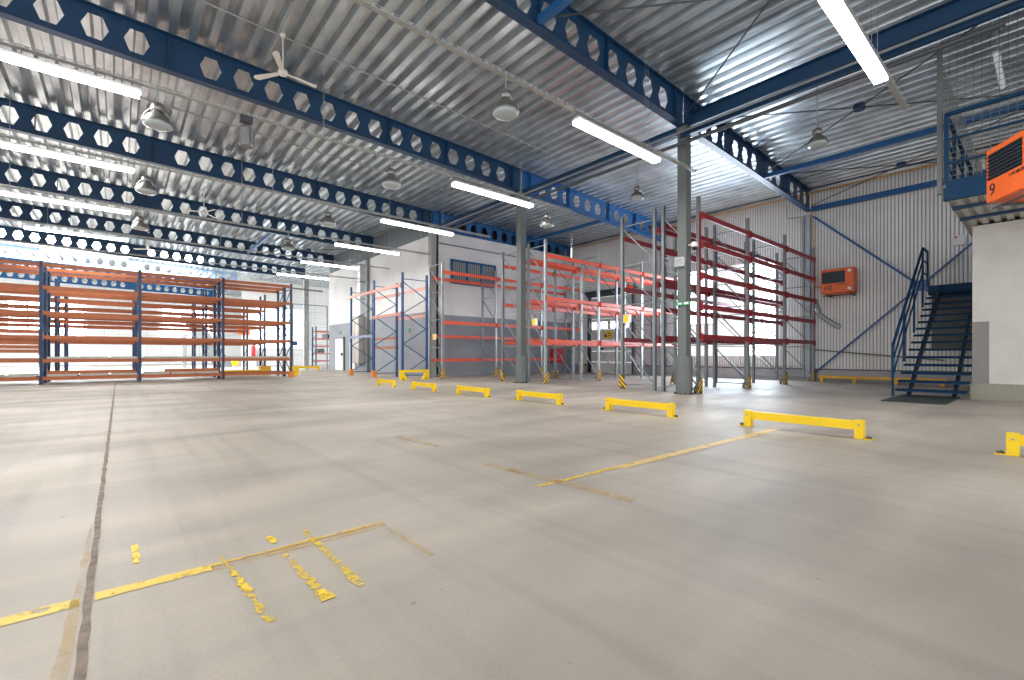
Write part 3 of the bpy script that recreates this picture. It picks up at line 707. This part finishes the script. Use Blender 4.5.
for k, y in enumerate(ROWS):
    lamp_light('glowing white fluorescent strip light, right hand run, %s row from the camera' % rowname[k], 6.38, y, 9.08)
    lamp_light('glowing white fluorescent strip light, left hand run, %s row from the camera' % rowname[k], -2.45, y, .28)
    if k < 3: lamp_light('fluorescent strip light beyond the left frame edge, %s row' % rowname[k], -9.6, y, -6.9)
# end of the near tray hangs free
def pendant(label, x, y, zbot, drop, first=[None]):
    o = thing('high_bay_lamp', label, 'pendant lamp', (x, y, zbot), 0, 'unlit high bay lamps', 'thing')
    MB().lathe([(.215,0),(.22,.02),(.205,.06),(.165,.13),(.10,.19),(.06,.21),(0,.215)],n=24).build('reflector_hood', M['lamphood'], o, smooth=True)
    MB().lathe([(.205,.02),(.21,-.01),(.18,-.03),(.12,-.045),(0,-.05)],n=24).build('glass_cover', M['lampglass'], o, smooth=True)
    MB().lathe([(0,.21),(.08,.215),(.105,.25),(.095,.33),(.05,.37),(0,.375)],n=18).build('ballast_housing', M['lamphood'], o, smooth=True)
    MB().tube((0,0,.37),(0,0,drop),.012,8).build('suspension_rod', M['galv'], o)
    cl = MB().path([(-.22,0,.03),(-.18,0,.15),(-.09,0,.27)],.008,6).build('clip', M['galv'], o); inst(cl, o, (0,0,0), PI)
    return o
P0 = [(.50,9.78,'left of the ceiling under the second beam'),(4.72,5.70,'hanging below the second cable tray in the middle'),(4.72,9.78,'hanging under the third cable tray in the middle'),
      (12.1,8.3,'above the rack tops left of the near column'),(9.75,9.85,'beside the second column near the back wall'),(12.15,3.52,'right of the near column below the crossed rods'),
      (4.72,13.93,'hanging under the fourth cable tray'),(4.7,18.1,'small and far in front of the painted wall'),(.50,13.93,'left side under the fourth tray'),(.50,18.1,'left side far above the orange rack')]
for x, y, tx in P0:
    zz = 5.80 if x > 12 else 4.86
    pendant('grey bell shaped high bay lamp ' + tx, x, y, zz, (zt(x) if x > 12 else 5.48) - zz)
# can light
o = thing('can_fixture', 'grey cylindrical can fixture hanging from the third cable tray', 'fixture', (1.80, 9.72, 4.86), 0, None, 'thing')
MB().lathe([(0,0),(.11,0),(.12,.02),(.12,.33),(.10,.36),(0,.36)],n=18).build('can', M['lamphood'], o); MB().tube((0,0,.36),(0,0,.58),.012).cbox((0,0,.5),(.2,.12,.12)).build('bracket', M['dark'], o)

def fan(label, x, y, z, r, ang, top):
    o = thing('ceiling_fan', label, 'ceiling fan', (x, y, z), ang, 'white ceiling fans', 'thing')
    MB().lathe([(0,-.05),(.07,-.05),(.10,-.01),(.09,.05),(.03,.09),(0,.09)],n=18).build('motor', M['cream'], o, smooth=True)
    bl = None
    for k in range(3):
        if bl is None:
            b = MB(); b.prism([(.06,-.03),(.16,-.045),(r-.06,-.075),(r,-.03),(r,.03),(r-.06,.06),(.16,.035),(.06,.025)],'z',-.006,.006)
            bl = b.build('blade', M['cream'], o, (0,0,0), (math.radians(9),0,0))
        else: inst(bl, o, (0,0,0)).rotation_euler = (math.radians(9),0,k*2*PI/3)
    MB().tube((0,0,.09),(0,0,top),.014,8).build('down_rod', M['cream'], o)
    MB().lathe([(0,top+.02),(.05,top+.02),(.055,top-.04),(.03,top-.1),(0,top-.1)],n=14).build('canopy', M['cream'], o, smooth=True)
    return o
fan('white three bladed ceiling fan in front of the second beam', 2.66, 10.65, 7.0, .72, .1, .84)
fan('white ceiling fan far left in front of the fourth beam', 2.5, 21.3, 6.5, .75, .9, .9)
fan('small distant white ceiling fan above the orange racks', 1.2, 31.1, 6.6, .75, .4, .9)

# pipes and conduits
def pipe(name, label, pts, r, m, cat='pipe', clips=0):
    o = MB().path(pts, r, 10).build(name, m); return tag(o, label, cat, None, 'thing')
pipe('steel_pipe', 'dark steel pipe running under the roof past the near column', [(10.62,.5,6.22),(10.62,17.2,6.28)], .045, M['dark'])
pipe('steel_pipe', 'thin grey pipe running above the dark roof pipe', [(10.60,-6,6.52),(10.60,17.6,6.52)], .028, M['galvd'])
pipe('conduit', 'thin pale conduit running under the roof deck past the near fan', [(-6,10.72,zt(-6)-.02),(10.9,10.72,zt(10.9)-.02)], .014, M['tray'])
pipe('conduit', 'thin pale conduit crossing above the near fan', [(2.6,6.3,zt(2.6)-.02),(2.6,12.2,zt(2.6)-.02)], .014, M['tray'])
pipe('conduit', 'thin pale conduit under the roof deck left of the far beams', [(-6,15.9,zt(-6)-.02),(10.8,15.9,zt(10.8)-.02)], .014, M['tray'])
pipe('gas_pipe', 'yellow gas pipe running along the top of the clad wall', [(20.15,18.2,7.18),(20.15,-2,7.18)], .03, M['gaspipe'])
pipe('gas_pipe', 'yellow gas pipe coming down beside the wall post', [(20.2,6.02,7.18),(20.2,6.02,3.6),(20.2,5.55,3.5)], .025, M['gaspipe'])
pipe('steel_pipe', 'dark pipe running along the clad wall above the gas pipe', [(20.05,18.2,7.32),(20.05,-2,7.32)], .03, M['dark'])
pipe('conduit', 'brown conduit bending down near the end of the near beam', [(20.2,6.9,6.9),(20.2,6.9,6.4),(20.2,6.35,6.35),(20.2,6.35,.5)], .022, M['clrib'])
pipe('conduit', 'grey conduit along the white part of the back wall', [(10.9,18.33,6.14),(19.5,18.33,6.14)], .03, M['galvd'])
pipe('steel_pipe', 'thin green pipe low on the clad wall beside the stairs', [(20.25,6.2,1.22),(20.25,2.3,.82)], .022, mat('pipe_green',(.12,.17,.12),.5))
tag(MB().box(-.08,.08,-.1,.1,0,6.5).build('wall_post', M['galvd'], None, (10.8,25.45,0)), 'dark steel post beside the silver duct on the long wall', 'post', None, 'thing')
# wall posts and bracing of the clad wall
def wall_post(label, y):
    o = MB().box(-.18,0,-.11,-.09,0,6.4).box(-.18,0,.09,.11,0,6.4).box(-.1,-.08,-.09,.09,0,6.4).build('wall_post', M['galv'], None, (20.36,y,0)); return tag(o, label, 'post', None, 'thing')
wall_post('grey steel wall post under the near beam end', 6.2); wall_post('grey steel wall post under the second beam end', 12.4)
o = MB().box(-.06,.06,-6.2,0,-.09,.09).build('eaves_beam', M['beam2'], None, (20.22,6.05,6.58)); tag(o, 'blue horizontal beam across the top of the clad wall', 'beam', None, 'thing')
o = thing('wall_brace', 'big blue diagonal cross brace on the clad wall behind the stairs', 'brace', (20.26, 6.0, 0), 0, None, 'thing')
MB().bar((0,0,6.3),(0,-6.3,.2),.07,.07).build('diagonal', M['beam2'], o); MB().bar((-.02,0,.25),(-.02,-6.3,6.4),.055,.055).build('diagonal', M['beam2'], o)
MB().cbox((-.03,-3.1,3.3),(.03,.4,.34)).build('gusset_plate', M['beam2'], o)

# ------------------------------------------------------------------ white block, mezzanine, stairs on the right
BXX = 14.7
struct('wall_block', MB().box(BXX, 20.1, -9, 1.21, .0, 3.9), M['blocky'], 'rough white rendered room block at the right')
struct('baseboard_block', MB().box(BXX-.07, BXX-.001, -9, 1.24, 0, .36).box(BXX,20.2,1.211,1.235,0,.36), M['plinth'], 'olive grey plinth under the white block')
struct('trim_3', MB().box(BXX-.006, BXX-.001, .945, 1.205, .36, 1.74), M['patch'], 'dark grey painted patch on the corner of the white block')
dk = thing('mezzanine', 'mezzanine platform with blue edge beam above the white block', 'mezzanine', (12.0, 1.34, 3.93), 0, None, 'thing')
# local x to the wall, local -y towards the right
sf = MB(); n = 54; p = 10.3/n; pr = []
for i in range(n):
    a = -10.3+i*p; pr += [(a,0),(a+.45*p,0),(a+.55*p,.05),(a+.9*p,.05)]
pr.append((0,0)); kk = len(pr)
sf.add([(.06,y,d) for y,d in pr]+[(8.2,y,d) for y,d in pr],[(i,i+1,kk+i+1,kk+i) for i in range(kk-1)])
sf.build('ribbed_soffit', M['soffit'], dk)
MB().box(.05,8.2,-10.3,-.02,.06,.34).build('deck', M['dark'], dk)
MB().box(-.05,.05,-10.3,.04,.0,.24).build('edge_beam', M['stair'], dk); MB().box(.05,8.2,-.12,-.06,.08,.3).build('edge_beam', M['stair'], dk)
for x in (.62, 1.75): MB().box(x-.05,x+.05,-10.3,-.02,-.06,.0).build('cross_joist', M['beam'], dk)
rl = thing('platform_railing', 'blue tube railing on the edge of the mezzanine platform', 'railing', (12.0, 1.34, 4.28), 0, None, 'thing')
for y in (0,-1.6,-3.2,-4.8): MB().cbox((0,y,.65),(.06,.06,1.30)).build('post', M['stair'], rl)
for x in (1.1, 2.4, 3.9): MB().cbox((x,0,.65),(.06,.06,1.30)).build('post', M['stair'], rl)
for z, w in ((1.29,.06),(.81,.035),(.36,.035)):
    MB().bar((0,0,z),(0,-9,z),w).build('rail', M['stair'], rl); MB().bar((0,0,z),(7.8,0,z),w).build('rail', M['stair'], rl)
MB().box(-.01,.01,-9,0,-.1,.02).box(0,7.8,-.01,.01,0,.08).build('kick_plate', M['stair'], rl)
# wire mesh cage above the platform
cg = thing('mesh_screen', 'wire mesh cage rising from the platform to the roof', 'mesh screen', (12.08, 1.42, 4.3), 0, None, 'thing')
ms = MB(); H = 2.85
for k in range(60): ms.bar((0,-k*.11,0),(0,-k*.11,H),.009)
for k in range(26): ms.bar((0,0,k*.11),(0,-6.5,k*.11),.009)
ms.build('front_mesh', M['wire'], cg)
ms = MB()
for k in range(70): ms.bar((k*.11,0,0),(k*.11,0,2.35),.006)
for k in range(22): ms.bar((0,0,k*.11),(7.7,0,k*.11),.006)
ms.build('side_mesh', M['wire'], cg)
MB().cbox((-.02,.02,1.22),(.075,.075,2.86)).build('corner_post', M['column'], cg)
o = thing('fluorescent_light', 'faintly glowing white fluorescent tube behind the wire mesh', 'ceiling light', (14.0, .75, 6.9), 0, 'fluorescent strip lights', 'thing')
MB().box(-.9,.9,-.05,.05,.03,.08).build('housing', M['white'], o); MB().tube((-.85,0,0),(.85,0,0),.04,8).build('diffuser', M['tubeglow'], o)
for x in (-.6,.6): MB().tube((x,0,.08),(x,0,zt(14)-6.9),.006,6).build('hanger_rod', M['galv'], o)

# stairs
st = thing('staircase', 'blue steel stairs with open treads and a tube handrail', 'staircase', (14.14, 1.25, 0), 0, None, 'thing')
NT = 15; rise = 3.1/16; run = 4.78/15.0; W = 1.23
t0 = None
for k in range(NT):
    loc = (k*run, 0, (k+1)*rise)
    if t0 is None: t0 = MB().box(0,.30,0,W,-.04,0).box(0,.02,0,W,-.06,.0).build('tread', M['stair'], st, loc)
    else: inst(t0, st, loc)
for y in (.22, W-.22):
    MB().prism([(.03,0),(.26,0),(4.95,2.88),(4.95,3.05),(4.75,3.05)],'y',y-.03,y+.03).build('stringer', M['stringer'], st)
MB().box(4.80,6.2,-.02,W+.05,2.84,3.12).build('landing', M['stair'], st)
hr = MB(); HY = W+.05
hr.build('handrail', M['stair'], st) if False else None
a, b2, c, e = (.05,HY,1.22), (3.95,HY,4.15), (4.75,HY,4.15), (4.75,HY,3.1)
MB().bar(a,b2,.05).bar(b2,c,.05).bar(c,e,.045).build('handrail', M['stair'], st)
for dz in (.36,.72): MB().bar((.05,HY,1.22-dz),(3.95,HY,1.22-dz+2.93),.03).bar((3.95,HY,4.15-dz),(4.75,HY,4.15-dz),.03).build('middle_rail', M['stair'], st)
for x in (.05, 1.35, 2.65, 3.95):
    zf = max(0.0, (x/run)*rise) if x > .1 else 0.0
    MB().bar((x,HY,zf),(x,HY,1.22+(x-.05)*2.93/3.9),.045).build('baluster', M['stair'], st)
pb = MB()
for k in range(18): pb.box(4.98,5.02,.02+k*.066,.05+k*.066,1.2,2.78)
pb.box(5.0,5.03,0,W,1.2,2.80)
pb.build('ribbed_back_panel', M['ribbed'], st)
o = MB().box(0,2.3,0,1.02,0,.022).build('door_mat', M['mat'], None, (12.55,1.42,0)); tag(o, 'dark rubber mat on the floor at the foot of the stairs', 'mat')
o = thing('alarm_box', 'small white alarm box with a red light on the clad wall above the stairs', 'box', (20.24,1.98,4.62), 0, None, 'thing')
MB().cbox((0,0,0),(.12,.30,.30)).build('housing', M['white'], o); MB().cbox((-.065,.05,.1),(.02,.07,.05)).build('red_light', M['redsign'], o)

# ------------------------------------------------------------------ gas heaters
def heater(label, loc, rz, number, bracket):
    o = thing('gas_heater', label, 'heater', loc, rz, 'orange gas heaters', 'thing'); w, h, d = .98, .86, .50
    body = MB().prism([(-d+.0,0),(0,0),(0,h),(-d+.04,h),(-d,h-.04)][::1],'x',-w/2,w/2)
    body.build('casing', M['heater'], o)
    fp = MB().box(-w/2,-w/2+.03,-d-.012,-d-.001,.34,h-.10).box(w/2-.25,w/2,-d-.012,-d-.001,.34,h-.10).box(-w/2,w/2,-d-.012,-d-.001,0,.34).box(-w/2,w/2,-d-.012,-d-.001,h-.10,h-.02)
    fp.build('front_panel', M['heater'], o)
    gb = MB().box(-w/2+.03,w/2-.25,-d-.004,-d,.34,h-.10).build('grille', M['louver'], o)
    for k in range(7): MB().bar((-w/2+.03,-d-.016,.375+k*.058),(w/2-.25,-d-.016,.375+k*.058),.03,.012).build('louver', M['louver'], gb)
    text_obj('number', number, .27, M['black'], o, (-w/2+.06,-d-.014,.09), (PI/2,0,0))
    text_obj('lettering', 'S ROBUR', .075, M['black'], o, (-.02,-d-.014,.255), (PI/2,0,0))
    for z in (.07,.70): MB().box(w/2-.17,w/2-.07,-d-.016,-d-.012,z,z+.09).build('sticker', M['white'], o)
    MB().prism([(-d-.05,-.035),(-.08,-.06),(-.08,0),(-d,0)],'x',-w/2+.12,w/2-.12).build('air_deflector', M['heater'], o)
    br = MB()
    for x in (-.35,.35): br.bar((x,-d+.1,-.08),(x,bracket,-.08),.035).bar((x,bracket,-.08),(x,bracket,.5),.035)
    br.tube((-.45,-d+.05,-.1),(.45,-d+.05,-.1),.015).build('bracket', M['dark'], o)
    return o
heater('orange gas heater number 10 hung on the clad wall', (20.1, 5.06, 3.24), -PI/2, '10', .24)
ang = math.atan2(-.56,-.83)
heater('orange gas heater number 9 by the platform, cut by the right frame edge', (10.61, .02, 3.46), ang, '9', .55)
fl = MB().tube((0,0,0),(.2,-.12,-.6),.09,14).tube((.2,-.12,-.6),(.25,-.75,-1.1),.09,14); 
o = fl.build('flue_duct', M['galv'], None, (20.02,5.9,3.1)); tag(o, 'grey flue duct under the wall heater', 'duct', None, 'thing')

# ------------------------------------------------------------------ small things on walls and racks
def plate(name, label, cat, c, d, m, kind='thing'):
    o = MB().cbox((0,0,0), d).build(name, m, None, c); return tag(o, label, cat, None, kind)
# duct and cabinet on the long wall
o = thing('air_duct', 'silver vertical air duct on the long painted wall behind the blue rack', 'duct', (10.74,26.2,3.3), 0, None, 'thing')
MB().box(-.14,.14,-.22,.22,0,3.0).build('duct', M['ductm'], o)
for z in (.9,1.9): MB().box(-.16,.16,-.24,.24,z,z+.05).build('joint_flange', M['galvd'], o)
o = thing('metal_cabinet', 'tall beige metal cabinet fixed on the long painted wall', 'cabinet', (10.65,26.35,.52), 0, None, 'thing')
MB().box(-.22,.24,-.62,.62,0,2.75).build('casing', M['panelgrey'], o)
for y in (-.60,.02): MB().box(-.24,-.222,y,y+.58,.03,2.72).build('door', M['panelgrey'], o)
plate('wall_sign', 'small green sign above the white door', 'sign', (10.88,29.9,2.42), (.02,.36,.2), M['green'])
plate('wall_sign', 'small green sign on the grey wall between the blue frames', 'sign', (10.88,20.6,2.2), (.02,.22,.18), M['green'])
o = thing('fire_hose_cabinet', 'red fire hose cabinet on the grey part of the back wall', 'cabinet', (18.9,18.3,.55), 0, None, 'thing')
MB().box(-.4,.4,-.08,.09,0,.8).build('casing', M['redsign'], o); MB().box(-.36,.36,-.095,-.081,.04,.76).build('door', M['redsign'], o); MB().box(.26,.30,-.115,-.095,.36,.46).build('handle', M['white'], o)
o = thing('warning_sign', 'yellow warning sign on the sectional dock door', 'sign', (20.43,15.9,2.1), 0, None, 'thing')
MB().cbox((0,0,0),(.012,.62,.4)).build('plate', M['yellow'], o); MB().cbox((-.008,-.1,.05),(.006,.3,.03)).cbox((-.008,-.1,-.05),(.006,.3,.03)).prism([(.05,-.12),(.25,-.12),(.15,.1)],'x',-.011,-.005).build('symbol', M['black'], o)
def load_sign(label, loc, axis='x'):
    o = thing('load_sign', label, 'sign', loc, 0, 'rack load signs', 'thing')
    if axis == 'x': MB().cbox((0,0,0),(.012,.28,.24)).build('plate', M['white'], o); MB().cbox((-.009,.05,.0),(.006,.15,.22)).build('yellow_field', M['yellow'], o)
    else: MB().cbox((0,0,0),(.40,.012,.34)).build('plate', M['white'], o); MB().cbox((-.07,-.009,0),(.22,.006,.32)).build('yellow_field', M['yellow'], o)
load_sign('white and yellow load sign on the end frame right of the second column', (11.04,11.75,2.14))
load_sign('yellow load sign on the end frame of the backlit red rack', (11.25,8.05,2.05))
load_sign('small white load sign on the end frame by the back wall', (10.04,16.8,1.75))
# mesh fence and small racks in the passage
o = thing('mesh_fence', 'tall grey wire mesh fence closing the passage', 'fence', (7.9,33.0,0), 0, None, 'thing')
fm = MB()
for k in range(28): fm.bar((k*.12,0,.1),(k*.12,0,4.3),.012)
for k in range(22): fm.bar((0,0,.1+k*.2),(3.2,0,.1+k*.2),.012)
fm.build('mesh', M['wiref'], o)
for x in (0,.95,1.9,3.2): MB().box(x-.03,x+.03,-.03,.03,0,4.4).build('post', M['galvd'], o)
MB().bar((0,0,4.4),(3.2,0,4.4),.06).build('top_rail', M['galvd'], o)
pipe('steel_pipe', 'grey pipe crossing the passage below the roof', [(6.6,31.5,5.3),(10.3,31.5,5.2)], .05, M['galvd'])
rack('small blue and red shelf rack beyond the mesh fence', [12.1, 13.6, 15.1], 38.6, .9, [.5,1.1,1.7,2.3,2.9], [.5,1.1,1.7,2.3,2.9], 3.3, M['rblue2'], M['red'], brace='zig', beam_h=.1)
for k,(x,z,m) in enumerate(((12.5,1.165,'dark'),(13.1,2.365,'black'),(14.0,.565,'dark'),(14.6,1.765,'black'))):
    o = thing('storage_crate', 'dark crate on the rack beyond the fence, ' + ['left on the second shelf','left bay on the fourth shelf','right bay on the lowest shelf','right bay on the third shelf'][k], 'crate', (x,39.0,z)); 
    MB().box(-.25,.25,-.45,.45,0,.03).box(-.25,-.22,-.45,.45,.03,.32).box(.22,.25,-.45,.45,.03,.32).box(-.25,.25,-.45,-.42,.03,.32).box(-.25,.25,.42,.45,.03,.32).build('tub', M[m], o)
    MB().box(-.27,.27,-.47,.47,.30,.33).build('rim', M[m], o)
# far left background: red signs, chute
o = thing('loading_chute', 'grey sloped metal chute behind the left orange rack', 'chute', (3.6,44,0), 0, None, 'thing')
MB().prism([(0,4.2),(.9,4.2),(3.4,.3),(3.4,0),(2.4,0)],'y',-.6,.6).build('slide', M['galvd'], o)
for x in (.3,1.6): MB().box(x-.06,x+.06,-.65,-.55,0,2.6).box(x-.06,x+.06,.55,.65,0,2.6).build('leg', M['galvd'], o)
for k,(x,y,z) in enumerate(((7.1,34.5,2.85),(7.5,34.2,2.0),(7.5,34.2,.7))):
    if k == 0: plate('wall_sign', 'orange red square sign glimpsed behind the rack end', 'sign', (8.3,45.95,3.1), (.9,.02,.7), M['heater'])
o = thing('fire_extinguisher', 'red fire extinguisher on a white stand seen behind the rack end', 'extinguisher', (9.0,45.6,.8), 0, None, 'thing')
MB().lathe([(0,0),(.16,0),(.17,.05),(.17,.9),(.08,1.05),(0,1.06)],n=16).build('cylinder', M['redsign'], o, smooth=True); MB().box(-.05,.2,-.03,.03,1.05,1.2).build('valve', M['black'], o)
MB().box(-.2,.2,-.2,.2,-.8,0).build('stand', M['white'], o)
o = thing('marker_post', 'small post with a round yellow marker behind the rightmost orange bay', 'marker', (7.2,43.2,0), 0, None, 'thing')
MB().tube((0,0,0),(0,0,.5),.03,10).build('post', M['galvd'], o); MB().tube((0,-.04,.36),(0,-.06,.36),.26,20).build('disc', M['yellow'], o)

# ------------------------------------------------------------------ light, camera
w = bpy.data.worlds.new('World'); scn.world = w; w.use_nodes = True
bg = w.node_tree.nodes['Background']; bg.inputs[0].default_value = (0.93, 0.96, 1.0, 1); bg.inputs[1].default_value = 2.3
def area(name, loc, rot, sx, sy, e, col=(1,1,1)):
    li = bpy.data.lights.new(name, 'AREA'); li.shape = 'RECTANGLE'; li.size = sx; li.size_y = sy; li.energy = e; li.color = col
    o = bpy.data.objects.new(name, li); COL.objects.link(o); o.location = loc; o.rotation_euler = rot; return o
area('gate_daylight', (XW-.02, 9.22, 2.9), (0, PI/2, 0), 3.6, 3.7, 650, (.72,.86,1))
area('roof_daylight', (-5.6, 40.5, 7.9), (0, 0, 0), 20, 4.5, 9000, (.95,.98,1))

cd = bpy.data.cameras.new('camera'); cam = bpy.data.objects.new('camera', cd); COL.objects.link(cam)
cd.sensor_width = 36; cd.lens = 462/1024*36; cd.shift_y = (354.8-340)/1024; cd.clip_start = .05; cd.clip_end = 300
cam.location = (0,0,1.0); cam.rotation_euler = (PI/2, 0, -math.atan2(.648,.7615))
scn.camera = cam
scn.view_settings.view_transform = 'Standard'; scn.view_settings.look = 'None'; scn.view_settings.exposure = 0.0
scn.cycles.max_bounces = 8; scn.cycles.diffuse_bounces = 5; scn.cycles.use_denoising = True
